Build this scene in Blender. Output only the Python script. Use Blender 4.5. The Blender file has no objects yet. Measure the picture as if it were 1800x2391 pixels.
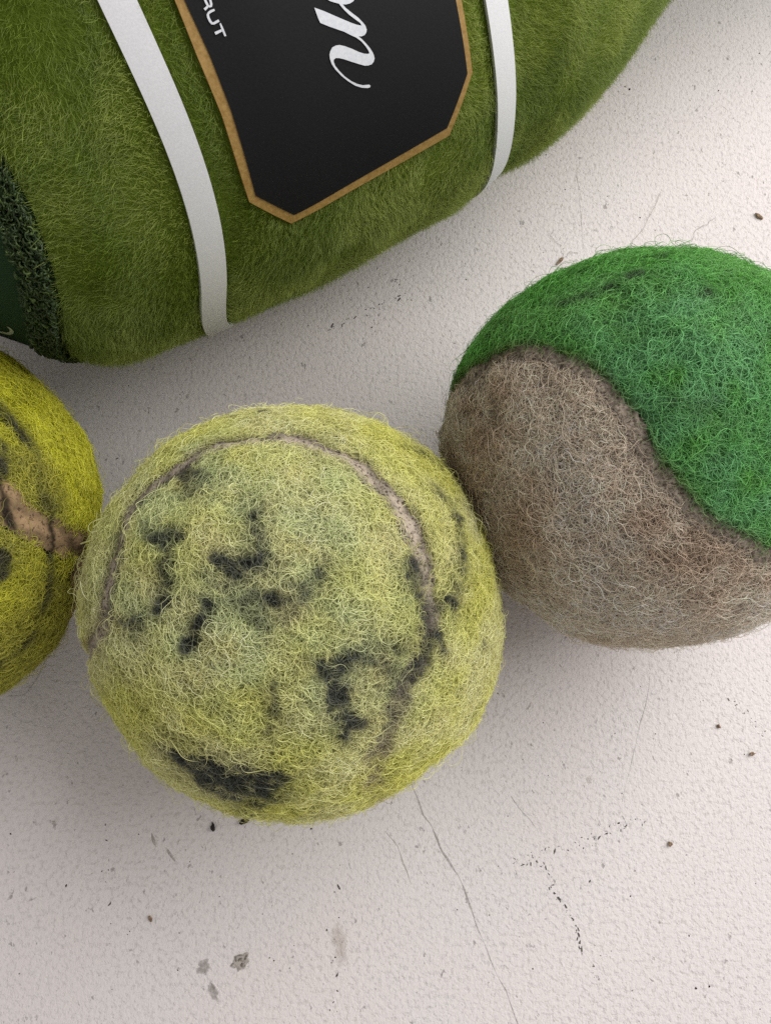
import bpy, bmesh, math
import numpy as np
from mathutils import Vector
from mathutils.geometry import tessellate_polygon

# ------------------------------------------------------------------ camera, world, light, exposure
scene = bpy.context.scene
COL = scene.collection
CAM_HEIGHT = 0.16243
cd = bpy.data.cameras.new('camera')
cd.sensor_fit = 'HORIZONTAL'; cd.sensor_width = 36.0; cd.lens = 36.0
cd.clip_start = 0.005; cd.clip_end = 50.0
cam = bpy.data.objects.new('camera', cd); COL.objects.link(cam)
cam.location = (0, 0, CAM_HEIGHT); cam.rotation_euler = (0.2, 0, 0)
scene.camera = cam

world = bpy.data.worlds.new('World'); scene.world = world; world.use_nodes = True
bg = world.node_tree.nodes['Background']
bg.inputs['Color'].default_value = (1.0, 0.975, 0.965, 1); bg.inputs['Strength'].default_value = 0.46

def area_lamp(name, loc, target, sx, sy, watts, color):
    ld = bpy.data.lights.new(name, 'AREA'); ld.shape = 'RECTANGLE'; ld.size = sx; ld.size_y = sy
    ld.energy = watts; ld.color = color
    o = bpy.data.objects.new(name, ld); COL.objects.link(o); o.location = loc
    o.rotation_euler = (Vector(target) - Vector(loc)).to_track_quat('-Z', 'Y').to_euler()
    return o
# a broad window up and to the right of the things
area_lamp('window_light', (0.44, 0.30, 0.44), (0.02, 0.05, 0.0), 0.65, 0.6, 6.5, (1.0, 0.985, 0.975))

scene.view_settings.view_transform = 'Standard'; scene.view_settings.look = 'None'
scene.view_settings.gamma = 1.0; scene.view_settings.exposure = 0.0
scene.view_settings.use_curve_mapping = False
scene.cycles.max_bounces = 6; scene.cycles.diffuse_bounces = 4; scene.cycles.transmission_bounces = 4
scene.cycles.use_denoising = False
scene.cycles_curves.shape = 'RIBBONS'; scene.cycles_curves.subdivisions = 2
scene.render.hair_type = 'STRAND'

# ------------------------------------------------------------------ measured shapes (metres, unit directions)
BALL_C=(-0.01488,0.01022,0.03350)
BUMP_C=[(-0.925,-0.130,0.356,-0.06),(0.989,0.009,0.146,-0.05),(0.005,0.944,0.330,-0.51),(0.069,-0.983,0.172,-0.25),(-0.624,0.677,0.390,0.56),(-0.870,0.312,0.383,-0.28),(0.633,0.733,0.248,0.45),(0.915,0.363,0.180,-0.46),(0.866,-0.483,0.128,0.84),(0.591,-0.797,0.124,-0.52),(-0.815,-0.485,0.316,0.02),(-0.497,-0.830,0.253,0.27)]
BALL_G=(0.04470,0.03700,0.03400)
BUMP_G=[(-0.986,0.166,-0.016,1.96),(-0.949,0.313,0.033,1.11),(-0.875,0.472,0.107,1.43),(-0.724,0.656,0.213,1.48),(-0.466,0.817,0.338,0.07),(-0.232,0.871,0.433,-0.20),(-0.012,0.861,0.509,0.03),(0.154,0.817,0.556,0.32),(0.284,0.762,0.582,-0.18),(0.416,0.679,0.605,-0.04),(-0.663,-0.729,-0.171,0.64),(-0.471,-0.870,-0.147,0.41),(-0.237,-0.967,-0.097,-0.15),(-0.005,-1.000,-0.028,-0.35),(0.249,-0.966,0.077,0.46),(0.441,-0.880,0.177,1.65)]
BALL_L=(-0.08500,0.02420,0.03480)
BUMP_L=[(0.531,0.844,0.079,-0.00),(0.611,0.792,0.020,0.58),(0.719,0.691,-0.075,0.08),(0.805,0.575,-0.148,0.81),(0.875,0.430,-0.222,0.91),(0.918,0.280,-0.281,0.57),(0.935,0.135,-0.328,-0.39),(0.892,-0.244,-0.380,-1.67),(0.796,-0.491,-0.354,-0.50),(0.734,-0.595,-0.327,0.32),(0.653,-0.699,-0.292,0.33),(0.537,-0.810,-0.237,0.22)]
SEAM_C=[(-0.721,-0.1465,0.6773),(-0.7229,-0.07068,0.6873),(-0.6976,0.02556,0.716),(-0.6709,0.1574,0.7246),(-0.6511,0.2727,0.7083),(-0.6209,0.3807,0.6853),(-0.5288,0.4685,0.7077),(-0.4281,0.5474,0.7191),(-0.3203,0.6266,0.7105),(-0.1782,0.6468,0.7416),(-0.04041,0.6544,0.7551),(0.09694,0.6327,0.7683),(0.2113,0.581,0.786),(0.3232,0.5227,0.7889),(0.4121,0.4343,0.801),(0.4996,0.3336,0.7994),(0.5535,0.2339,0.7993),(0.5905,0.1249,0.7973),(0.6166,-0.003427,0.7873),(0.6327,-0.09801,0.7682),(0.6159,-0.2244,0.7552),(0.5726,-0.3394,0.7463),(0.5193,-0.4433,0.7306),(0.477,-0.5382,0.6948),(0.4451,-0.6487,0.6173),(0.4004,-0.7685,0.4992),(0.3715,-0.7961,-0.4777),(0.4467,-0.2978,-0.8437),(0.3461,0.2967,-0.89),(-0.1007,0.453,-0.8858),(-0.4969,0.1988,-0.8447),(-0.7557,-0.2519,-0.6046),(-0.9407,-0.3034,-0.1517)]
SEAM_G=[(-0.9901,0.1364,-0.03279),(-0.9788,0.2047,-0.009827),(-0.9655,0.2604,0.006605),(-0.9367,0.2781,0.2128),(-0.8884,0.2912,0.3549),(-0.834,0.2992,0.4637),(-0.7618,0.2869,0.5809),(-0.6902,0.2515,0.6785),(-0.6286,0.1966,0.7524),(-0.5672,0.145,0.8107),(-0.5137,0.08761,0.8535),(-0.4673,0.02788,0.8837),(-0.438,-0.02915,0.8985),(-0.4011,-0.09303,0.9113),(-0.3561,-0.1551,0.9215),(-0.3311,-0.2279,0.9156),(-0.2862,-0.3078,0.9074),(-0.2161,-0.394,0.8933),(-0.1497,-0.4699,0.8699),(-0.08078,-0.5297,0.8443),(0.006012,-0.5738,0.819),(0.09749,-0.6092,0.787),(0.1587,-0.637,0.7544),(0.227,-0.6567,0.7192),(0.5914,-0.4838,0.6451),(0.879,-0.3103,0.362),(0.9987,0.05148,0),(0.7454,0.2981,-0.5963),(0.2028,0.3549,-0.9126),(-0.4165,0.3644,-0.8329),(-0.8329,0.3644,-0.4165)]
SEAM_L=[(0.8397,0.02406,0.5426),(0.8577,-0.003091,0.5142),(0.8791,-0.03971,0.4749),(0.9067,-0.06963,0.416),(0.9356,-0.09396,0.3403),(0.9613,-0.1099,0.2525),(0.9817,-0.1241,0.1444),(0.9922,-0.1217,0.02592),(0.8955,-0.398,-0.199),(0.5905,-0.4921,-0.6397),(0.0995,-0.597,-0.796),(-0.5025,-0.5025,-0.7035),(-0.9283,-0.2063,-0.3094),(-0.9174,0.2548,0.3058),(-0.5025,0.5025,0.7035),(-0.0507,0.4056,0.9126),(0.3008,0.2005,0.9324)]
INK_C=[
([(-0.3933,0.1951,0.8985),(-0.407,0.1094,0.9069),(-0.4046,0.01493,0.9144),(-0.4294,-0.07113,0.9003)],1.9,0.85),
([(-0.4824,0.2143,0.8493),(-0.4039,0.1849,0.8959),(-0.3466,0.1972,0.917)],1.8,0.85),
([(-0.4241,-0.05605,0.9039),(-0.435,-0.0811,0.8968)],1.6,1),
([(-0.1836,0.0994,0.978),(-0.1453,0.07274,0.9867),(-0.1085,0.06189,0.9922)],2.0,1.0),
([(-0.1188,0.06205,0.991),(-0.04826,0.08171,0.9955),(-0.01405,0.1073,0.9941),(-0.01317,0.149,0.9888),(-0.03955,0.1969,0.9796),(-0.05855,0.2459,0.9675)],2.0,0.85),
([(-0.1496,0.05748,0.9871),(-0.06693,0.04617,0.9967),(-0.007593,0.07644,0.997)],2.6,0.5),
([(-0.1353,-0.03344,0.9902),(-0.06233,-0.1032,0.9927),(-0.002015,-0.1279,0.9918),(0.06701,-0.1081,0.9919)],3.0,0.55),
([(-0.05334,-0.054,0.9971),(0.05646,-0.06387,0.9964),(0.1348,-0.02846,0.9905),(0.1833,0.01754,0.9829),(0.1973,0.05856,0.9786)],2.2,0.6),
([(0.1928,0.03803,0.9805),(0.2022,0.06381,0.9773)],1.3,0.8),
([(-0.2336,0.04932,0.9711),(-0.1894,0.01767,0.9817),(-0.1253,-0.02359,0.9918)],2.2,0.45),
([(-0.2276,-0.08168,0.9703),(-0.2798,-0.16,0.9466),(-0.3294,-0.2286,0.9161)],2.0,0.9),
([(-0.3746,-0.6781,0.6323),(-0.2755,-0.7245,0.6318),(-0.1702,-0.7737,0.6103),(-0.08248,-0.783,0.6165),(-0.005248,-0.7758,0.631)],3.8,0.97),
([(-0.1854,-0.7375,0.6494),(-0.07618,-0.746,0.6616),(-0.002616,-0.7573,0.653)],3.2,0.9),
([(-0.3814,-0.6553,0.652),(-0.324,-0.6745,0.6634)],1.6,0.9),
([(-0.3764,-0.6607,0.6494),(-0.2674,-0.6886,0.6741),(-0.1808,-0.7136,0.6768),(-0.07174,-0.7164,0.694),(0.004316,-0.7453,0.6667)],2.8,0.95),
([(-0.307,-0.7516,0.5838),(-0.2058,-0.8218,0.5313),(-0.1084,-0.8507,0.5143),(-0.01803,-0.8208,0.5709)],2.6,0.95),
([(0.239,-0.2981,0.9241),(0.2531,-0.3674,0.895),(0.2669,-0.4377,0.8586),(0.3007,-0.5101,0.8058),(0.3253,-0.5529,0.7671)],2.9,1.0),
([(0.2539,-0.2883,0.9233),(0.3334,-0.2881,0.8977),(0.4142,-0.3131,0.8546),(0.4972,-0.3081,0.8111)],3.2,0.62),
([(0.445,-0.2576,0.8577),(0.5502,-0.236,0.801)],2.4,0.5),
([(0.4869,-0.3799,0.7865),(0.5301,-0.4437,0.7226)],2.6,0.5),
([(0.2137,-0.3573,0.9092),(0.2929,-0.3677,0.8826)],3.2,0.5),
([(0.5352,0.08674,0.8403),(0.5725,0.01461,0.8198),(0.6048,-0.07848,0.7925),(0.6326,-0.1717,0.7552),(0.605,-0.2663,0.7503),(0.5508,-0.3392,0.7626)],2.6,0.85),
([(0.54,-0.3391,0.7703),(0.4976,-0.4112,0.7637),(0.4769,-0.5057,0.719),(0.4558,-0.6149,0.6435)],1.8,0.5),
([(0.661,-0.1494,0.7353),(0.685,-0.2548,0.6825)],1.2,0.7),
([(0.6793,0.4375,0.5892),(0.7348,0.3162,0.6001),(0.7648,0.1728,0.6207),(0.7543,0.07734,0.652),(0.7331,-0.02604,0.6797)],2.1,0.6),
([(0.7078,0.3896,0.5892),(0.7492,0.3334,0.5723)],1.6,0.8),
([(0.7147,-0.0332,0.6986),(0.7327,-0.04804,0.6788)],2.0,1.0),
([(0.6498,-0.07579,0.7563),(0.7085,-0.05007,0.7039)],1.5,0.6),
([(-0.6244,-0.1195,0.7719),(-0.5809,-0.1423,0.8014),(-0.527,-0.1442,0.8376)],1.5,0.75),
([(-0.62,0.329,0.7123),(-0.56,0.3812,0.7356),(-0.4983,0.4622,0.7335),(-0.4152,0.502,0.7587)],2.0,0.75),
([(-0.4192,0.5167,0.7465),(-0.3403,0.4508,0.8252),(-0.3041,0.3841,0.8718)],2.6,0.75),
([(-0.3814,0.4694,0.7964),(-0.3061,0.4599,0.8335)],3.0,0.45),
([(0.03026,-0.3863,0.9219),(0.03224,-0.4659,0.8843),(-0.01431,-0.5681,0.8228)],1.3,0.65),
([(-0.1582,0.9051,0.3946),(-0.1064,0.8722,0.4774)],1.1,0.9),
([(-0.6461,0.2237,0.7297),(-0.6618,0.1106,0.7415),(-0.6702,0.001013,0.7422),(-0.6754,-0.07412,0.7337)],1.3,0.65),
([(-0.04818,0.2458,0.9681),(-0.01295,0.1807,0.9835)],1.0,0.6),
([(-0.5013,-0.1348,0.8547),(-0.54,-0.1746,0.8233)],1.6,0.4),
([(-0.4785,0.3307,0.8135),(-0.5154,0.2524,0.819)],1.6,0.3),
([(0.8516,-0.1832,0.4911),(0.8678,-0.2164,0.4473)],0.8,0.7),
([(0.5432,0.6885,0.4806),(0.6324,0.6576,0.4096),(0.6976,0.6188,0.3613)],1.3,0.7),
([(-0.1866,-0.905,0.3824),(-0.1168,-0.9153,0.3856)],1.2,0.6)]
INK_G=[
([(-0.5518,0.4628,0.6938),(-0.5141,0.4628,0.7222),(-0.4598,0.4708,0.7529)],1.3,0.7),
([(-0.3796,0.493,0.7829),(-0.3635,0.4968,0.7881)],1.1,0.8),
([(-0.2786,0.5305,0.8006),(-0.2441,0.5431,0.8034)],1.3,0.85),
([(-0.02114,0.4001,0.9162),(-0.007194,0.4,0.9165)],1.0,1.0),
([(-0.143,0.663,0.7348),(-0.1083,0.666,0.738)],1.2,0.6),
([(-0.207,-0.08211,0.9749),(-0.1345,-0.1103,0.9847),(-0.05882,-0.09702,0.9935)],1.6,0.35)]
INK_L=[
([(0.7663,0.432,0.4755),(0.805,0.3845,0.4518),(0.8378,0.3357,0.4306),(0.8715,0.2909,0.3948)],2.0,0.75),
([(0.8715,0.2909,0.3948),(0.9059,0.2301,0.3556),(0.9217,0.1497,0.3578),(0.9375,0.07469,0.3399),(0.9479,0.00824,0.3183)],1.8,0.5),
([(0.8151,0.2262,0.5334),(0.8319,0.1499,0.5343),(0.8391,0.05799,0.5409)],2.0,0.9),
([(0.9468,0.03155,0.3203),(0.9548,0.004718,0.2973)],2.2,0.75),
([(0.8534,0.03295,0.5202),(0.8607,-0.02427,0.5086),(0.8679,-0.06571,0.4924),(0.8753,-0.09936,0.4733)],1.5,1.0),
([(0.9566,-0.04114,0.2885),(0.9583,-0.108,0.2644),(0.9563,-0.1744,0.2348)],0.9,1.0),
([(0.9491,-0.1853,0.2546),(0.9351,-0.2957,0.1954),(0.9129,-0.3718,0.1686),(0.8818,-0.4486,0.1452)],1.4,0.75),
([(0.8385,-0.249,0.4848),(0.8492,-0.2602,0.4596),(0.8427,-0.3024,0.4453)],2.6,1.0),
([(0.8304,-0.5484,0.09852),(0.7757,-0.6195,0.1205),(0.7214,-0.6739,0.1596)],1.7,0.6),
([(0.9825,-0.1125,0.1486),(0.9864,-0.1493,0.06905),(0.9929,-0.1187,0.006625)],1.5,0.6)]
TONE_C=[(-0.5503,0.1429,0.8227),(-0.5011,0.371,0.7818),(-0.3307,0.4627,0.8225),(-0.102,-0.1618,0.9815),(0.1042,0.2689,0.9575),(0.3536,-0.2185,0.9095)]
TONE_G=[(-0.2284,0.123,0.9658),(-0.1311,-0.03825,0.9906),(0.02954,0.04173,0.9987),(0.09968,-0.3101,0.9455)]
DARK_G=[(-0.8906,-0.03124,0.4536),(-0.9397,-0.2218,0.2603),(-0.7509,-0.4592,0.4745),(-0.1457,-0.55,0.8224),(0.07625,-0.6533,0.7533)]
BOT_S=[-0.05, -0.043, -0.036, -0.03, -0.02, -0.01, 0.005, 0.02, 0.035, 0.05, 0.06, 0.07, 0.08, 0.09, 0.1, 0.115]
BOT_R=[0.02575, 0.03049, 0.03547, 0.04094, 0.04694, 0.04736, 0.04745, 0.0475, 0.04623, 0.0448, 0.04187, 0.04135, 0.03834, 0.03436, 0.029, 0.02352]
BOT_Z=[0.049, 0.049, 0.049, 0.049, 0.04847, 0.04794, 0.04715, 0.04635, 0.04556, 0.04476, 0.04438, 0.04415, 0.04392, 0.04369, 0.04346, 0.04312]
BOT_OFF=0.12051;BOT_YAW=0.45;BOT_ASP=1.2;CAM_H=0.16243
BAND_1=[(0.005167,2.251),(0.005323,2.326),(0.005451,2.445),(0.005349,2.57),(0.004956,2.682),(0.004085,2.808),(0.002833,2.942),(0.0009232,3.096),(-0.001418,3.289)]
BAND_2=[(0.05561,2.55),(0.05571,2.662),(0.05597,2.789),(0.0562,2.924),(0.05621,3.089),(0.05699,3.329)]
LABEL=[(0.01161,2.286),(0.01152,2.404),(0.01165,2.544),(0.01121,2.677),(0.01096,2.794),(0.01593,2.928),(0.04427,2.88),(0.04932,2.708),(0.04938,2.503)]
LABEL_IN=[(0.01287,2.293),(0.01327,2.412),(0.01322,2.54),(0.01276,2.665),(0.0123,2.778),(0.01684,2.893),(0.04386,2.84),(0.04822,2.701),(0.04827,2.496)]
SCRIPT_N=[(0.02804,2.391),(0.02914,2.405),(0.03031,2.422),(0.03149,2.439),(0.03241,2.452),(0.03304,2.46),(0.03365,2.466),(0.03357,2.459),(0.0331,2.449),(0.03239,2.433),(0.0319,2.419),(0.03154,2.406),(0.03145,2.402),(0.03079,2.395),(0.03037,2.39),(0.02987,2.381),(0.03056,2.377),(0.03145,2.385),(0.03282,2.392),(0.03384,2.403),(0.03351,2.408),(0.03294,2.41),(0.03235,2.409),(0.03191,2.406),(0.03219,2.416),(0.03282,2.431),(0.03349,2.446),(0.03398,2.461),(0.03419,2.47),(0.03422,2.479),(0.03404,2.485),(0.0337,2.489),(0.03323,2.489),(0.03281,2.486),(0.03318,2.495),(0.03364,2.51),(0.03399,2.523),(0.03421,2.535),(0.03429,2.544),(0.03427,2.551),(0.03402,2.558),(0.03363,2.562),(0.0331,2.561),(0.0326,2.558),(0.03187,2.549),(0.03088,2.536),(0.02991,2.523),(0.02927,2.516),(0.02885,2.513),(0.0285,2.515),(0.02842,2.519),(0.02846,2.53),(0.02882,2.545),(0.02937,2.563),(0.03013,2.581),(0.03089,2.594),(0.03164,2.603),(0.03254,2.608),(0.03273,2.612),(0.03261,2.616),(0.03221,2.615),(0.0314,2.608),(0.03053,2.596),(0.02963,2.577),(0.02891,2.558),(0.02831,2.537),(0.02805,2.522),(0.02802,2.509),(0.02812,2.5),(0.02838,2.493),(0.02879,2.487),(0.02935,2.486),(0.02986,2.488),(0.03052,2.495),(0.03139,2.507),(0.03234,2.522),(0.03298,2.53),(0.03347,2.534),(0.03373,2.534),(0.03368,2.527),(0.03342,2.514),(0.03303,2.5),(0.03246,2.487),(0.03168,2.475),(0.03103,2.464),(0.0301,2.452),(0.02917,2.44),(0.02818,2.426),(0.02808,2.412)]
PRINT=[('R',[(0.01561,2.295),(0.01553,2.304),(0.01547,2.31),(0.01544,2.314),(0.01537,2.316),(0.01532,2.316),(0.01525,2.315),(0.01521,2.309),(0.0152,2.303),(0.01522,2.296),(0.01493,2.296),(0.01491,2.304),(0.01492,2.31),(0.01497,2.316),(0.01521,2.32),(0.01554,2.32),(0.01572,2.315),(0.01575,2.31),(0.01581,2.304),(0.0159,2.295)]),
('R',[(0.01463,2.299),(0.01576,2.297),(0.01575,2.293),(0.01462,2.294)]),
('R',[(0.01498,2.315),(0.01447,2.318),(0.01458,2.323),(0.01508,2.319)]),
('U',[(0.01568,2.325),(0.01516,2.325),(0.0148,2.327),(0.01453,2.331),(0.01446,2.337),(0.0145,2.346),(0.01465,2.352),(0.01497,2.354),(0.01536,2.353),(0.01574,2.352),(0.01569,2.347),(0.01531,2.348),(0.015,2.349),(0.01489,2.349),(0.0148,2.345),(0.01476,2.337),(0.0148,2.333),(0.01492,2.331),(0.01519,2.33),(0.01568,2.329)]),
('T',[(0.01563,2.356),(0.0156,2.365),(0.01563,2.383),(0.01588,2.383),(0.01586,2.365),(0.0158,2.355)]),
('T',[(0.01466,2.374),(0.01558,2.372),(0.01557,2.367),(0.01464,2.368)])]
BASE_MARK=[(-0.03317,3.187),(-0.03253,3.181),(-0.03202,3.176),(-0.03153,3.17),(-0.03086,3.149),(-0.03033,3.12),(-0.03023,3.102),(-0.03027,3.09),(-0.02996,3.089),(-0.02983,3.105),(-0.02991,3.124),(-0.0304,3.153),(-0.0312,3.186),(-0.03188,3.202),(-0.03248,3.21),(-0.03306,3.221),(-0.03376,3.233)]
CRACK_DOTS=[[(0.02944,-0.03638),(0.03052,-0.03787),(0.03311,-0.04104),(0.03217,-0.04189),(0.0343,-0.04482),(0.03599,-0.04732),(0.0372,-0.05001),(0.03734,-0.05185),(0.03788,-0.05431)],
[(0.02507,-0.03744),(0.02734,-0.03744),(0.02966,-0.03646),(0.03293,-0.03466),(0.03612,-0.03488),(0.03891,-0.03402),(0.04263,-0.03295),(0.0464,-0.03122),(0.04973,-0.02948),(0.05149,-0.03079)],
[(0.0398,-0.05593),(0.04014,-0.05795),(0.04117,-0.05936)],
[(-0.05534,-0.0284),(-0.05464,-0.03488),(-0.05454,-0.03957),(-0.0542,-0.04419),(-0.05352,-0.04753)],
[(-0.009296,-0.04126),(-0.01009,-0.04959),(-0.009475,-0.05573),(-0.009728,-0.06016),(-0.009226,-0.06494)],
[(-0.01354,0.07491),(-0.009694,0.07699),(-0.004856,0.07856),(0.0004876,0.08223),(0.004394,0.08329)],
[(-0.003859,0.07285),(-0.001937,0.07595),(-0.001943,0.07908)],
[(0.001385,0.08768),(0.002852,0.08576),(0.004331,0.08768)],
[(0.07116,-0.006197),(0.07284,-0.008497),(0.07533,-0.01215),(0.0771,-0.01328)],
[(0.05684,0.1374),(0.05869,0.137)]]
SCRATCH=[[(0.00281,-0.01622),(0.005114,-0.02202),(0.007606,-0.02861),(0.01098,-0.03466),(0.01408,-0.03978),(0.01626,-0.0444),(0.01793,-0.0498),(0.02004,-0.05471),(0.02213,-0.05956),(0.02522,-0.06605),(0.02703,-0.07064)]]
HAIRLINE=[[(0.05439,-0.001557),(0.05397,-0.004348),(0.05185,-0.01124),(0.05006,-0.01712),(0.0483,-0.02291),(0.04713,-0.02687)],
[(0,-0.03165),(0.002287,-0.03466),(0.004094,-0.03893),(0.005208,-0.04231)],
[(0.04521,0.1223),(0.04517,0.1127),(0.04558,0.09936),(0.04562,0.09413)],
[(0.02501,-0.02511),(0.02766,-0.02861),(0.03031,-0.03165)]]
GOUGE=[[(-0.04635,-0.03208),(-0.04501,-0.03531)],
[(-0.04299,-0.03466),(-0.04078,-0.03766)],
[(-0.03365,-0.05916),(-0.03267,-0.06136)],
[(-0.04784,-0.05532),(-0.04738,-0.05694)]]
SPECK=[(0.0277,-0.0181,0.3),(0.0400,-0.0410,0.5),(0.0497,-0.0295,0.3),(0.0222,-0.0382,0.3),(0.0370,-0.0498,0.35),(0.0593,-0.0600,0.6),(0.0619,-0.0597,0.5),(0.0712,-0.0636,0.35),(0.0404,-0.0525,0.25),(0.0435,-0.0535,0.3),(0.0414,-0.0543,0.3),(0.0321,-0.0109,0.3),(0.0548,-0.0131,0.4),(0.0471,-0.0604,0.3),(0.0202,-0.0471,0.3),(0.0027,-0.0341,0.25),(0.0140,-0.0461,0.4),(0.0478,-0.0437,0.35),(0.0725,-0.0414,0.3),(0.0605,-0.0413,0.3),(0.0587,-0.0508,0.35),(0.0666,-0.0473,0.25),(0.0473,-0.0246,0.4),(0.0725,-0.0171,0.3),(-0.0625,-0.0418,0.6),(-0.0398,-0.0569,0.35),(-0.0489,-0.0323,0.35),(-0.0434,-0.0391,0.3),(-0.0223,-0.0547,0.5),(-0.0214,-0.0552,0.4),(-0.0176,-0.0525,0.25),(-0.0682,-0.0440,0.25),(-0.0702,-0.0575,0.3),(-0.0495,-0.0500,0.3),(-0.0499,-0.0506,0.25),(-0.0399,-0.0503,0.3),(-0.0239,-0.0469,0.25),(-0.0184,-0.0565,0.3),(-0.0522,-0.0602,0.3),(-0.0743,-0.0322,0.4),(-0.0385,-0.0374,0.3),(-0.0147,-0.0313,0.5),(0.0590,0.1374,0.6),(0.0805,0.1370,0.5),(0.0422,0.1103,0.4),(0.0311,0.1047,0.35),(0.0593,0.1030,0.45),(0.0626,0.0997,0.3),(0.0364,0.0941,0.3),(0.0914,0.1475,0.5),(0.0381,0.1195,0.5),(0.0552,0.1314,0.4),(-0.0156,0.0822,0.35),(-0.0098,0.0859,0.35),(-0.0039,0.0854,0.4),(0.0000,0.0886,0.4),(-0.0241,0.0718,0.4),(-0.0174,0.0760,0.3),(0.0059,0.0822,0.45),(-0.0571,0.0616,0.35),(-0.0612,0.0517,0.3),(-0.0530,0.0557,0.35),(-0.0456,0.0596,0.3)]
SPOT={'twig':(0.0399,0.0915),'sliver':(0.0869,0.1033),'seed':(-0.0343,-0.0306),'moss':(-0.0278,-0.0298),'brown8a':(0.0562,-0.0340),'brown8b':(0.0676,-0.0117),'brown8c':(0.0739,-0.0170),'brown8d':(0.0766,-0.0240),'crumb7':(-0.0454,-0.0479),'crater':(-0.0278,-0.0553),'stain':(-0.0349,-0.0563),'crumb7b':(-0.0189,-0.0465),'stain2':(-0.0089,-0.0521),'ring8':(0.0483,-0.0584),'greystain':(-0.0329,-0.0606),'stain3':(0.0409,-0.0220)}
LOOSE=[[(0.0555,0.09182),(0.0573,0.09691),(0.05969,0.09997),(0.06289,0.106),(0.06443,0.1094)],
[(0.07087,0.09669),(0.07212,0.09997),(0.0747,0.1011),(0.07666,0.103)],
[(0.04145,0.0929),(0.0425,0.09419),(0.04446,0.09376)],
[(0.04059,0.0956),(0.03832,0.09811),(0.03888,0.09964)],
[(-0.06914,0.003865),(-0.07076,0),(-0.07302,-0.004278),(-0.0738,-0.005306),(-0.07726,-0.005819)]]
# ------------------------------------------------------------------ helpers
rng = np.random.default_rng(7)
def unit(a): return a / np.maximum(np.linalg.norm(a, axis=-1, keepdims=True), 1e-12)
def smooth(a, b, x):
    t = np.clip((x - a) / (b - a), 0, 1); return t * t * (3 - 2 * t)
class Waves:
    """smooth random field: a sum of plane waves"""
    def __init__(self, seed, freq, n=14, octaves=2):
        r = np.random.default_rng(seed); self.w = []
        for o in range(octaves):
            k = unit(r.normal(size=(n, 3))) * freq * 2 ** o * r.uniform(.6, 1.4, (n, 1))
            self.w.append((k, r.uniform(0, 6.28, n), .55 ** o / math.sqrt(n / 2)))
    def __call__(self, p):
        out = np.zeros(len(p))
        for k, ph, a in self.w:
            out += np.sin(p @ k.T + ph).sum(1) * a
        return out

def prop(o, label=None, cat=None, group=None, kind=None):
    for k, v in (('label', label), ('category', cat), ('group', group), ('kind', kind)):
        if v: o[k] = v
    return o
def empty(name, loc, rz=0.0):
    o = bpy.data.objects.new(name, None); COL.objects.link(o); o.location = loc
    o.rotation_euler = (0, 0, rz); o.empty_display_size = .01; return o
def mesh_obj(name, verts, faces, mat, parent=None, smooth_shade=True, colors=None, uvs=None):
    me = bpy.data.meshes.new(name)
    me.from_pydata([tuple(map(float, v)) for v in verts] if not isinstance(verts, np.ndarray) else verts.tolist(), [], faces if isinstance(faces, list) else faces.tolist())
    if smooth_shade: me.polygons.foreach_set('use_smooth', np.ones(len(me.polygons), bool))
    if colors is not None:
        a = me.color_attributes.new('col', 'FLOAT_COLOR', 'POINT')
        a.data.foreach_set('color', np.c_[colors, np.ones(len(colors))].astype(np.float32).ravel())
    if uvs is not None:
        ul = me.uv_layers.new(name='UVMap'); idx = np.empty(len(me.loops), np.int32)
        me.loops.foreach_get('vertex_index', idx); ul.data.foreach_set('uv', np.asarray(uvs, np.float32)[idx].ravel())
    me.materials.append(mat); me.update()
    o = bpy.data.objects.new(name, me); COL.objects.link(o)
    if parent: o.parent = parent
    return o
def strands(name, pts, radius, colors, mat, parent=None):
    """pts N x K x 3, radius N x K, colors N x 3 -> one hair-curves object"""
    n, k, _ = pts.shape
    hc = bpy.data.hair_curves.new(name); hc.add_curves([k] * n)
    hc.position_data.foreach_set('vector', pts.astype(np.float32).ravel())
    ra = hc.attributes.get('radius') or hc.attributes.new('radius', 'FLOAT', 'POINT')
    ra.data.foreach_set('value', radius.astype(np.float32).ravel())
    per_point = colors.ndim == 3
    ca = hc.attributes.new('col', 'FLOAT_COLOR', 'POINT' if per_point else 'CURVE')
    c4 = np.ones((n * k if per_point else n, 4), np.float32); c4[:, :3] = colors.reshape(-1, 3)
    ca.data.foreach_set('color', c4.ravel())
    hc.materials.append(mat)
    o = bpy.data.objects.new(name, hc); COL.objects.link(o)
    if parent: o.parent = parent
    o['kind'] = 'stuff'
    return o

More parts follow.
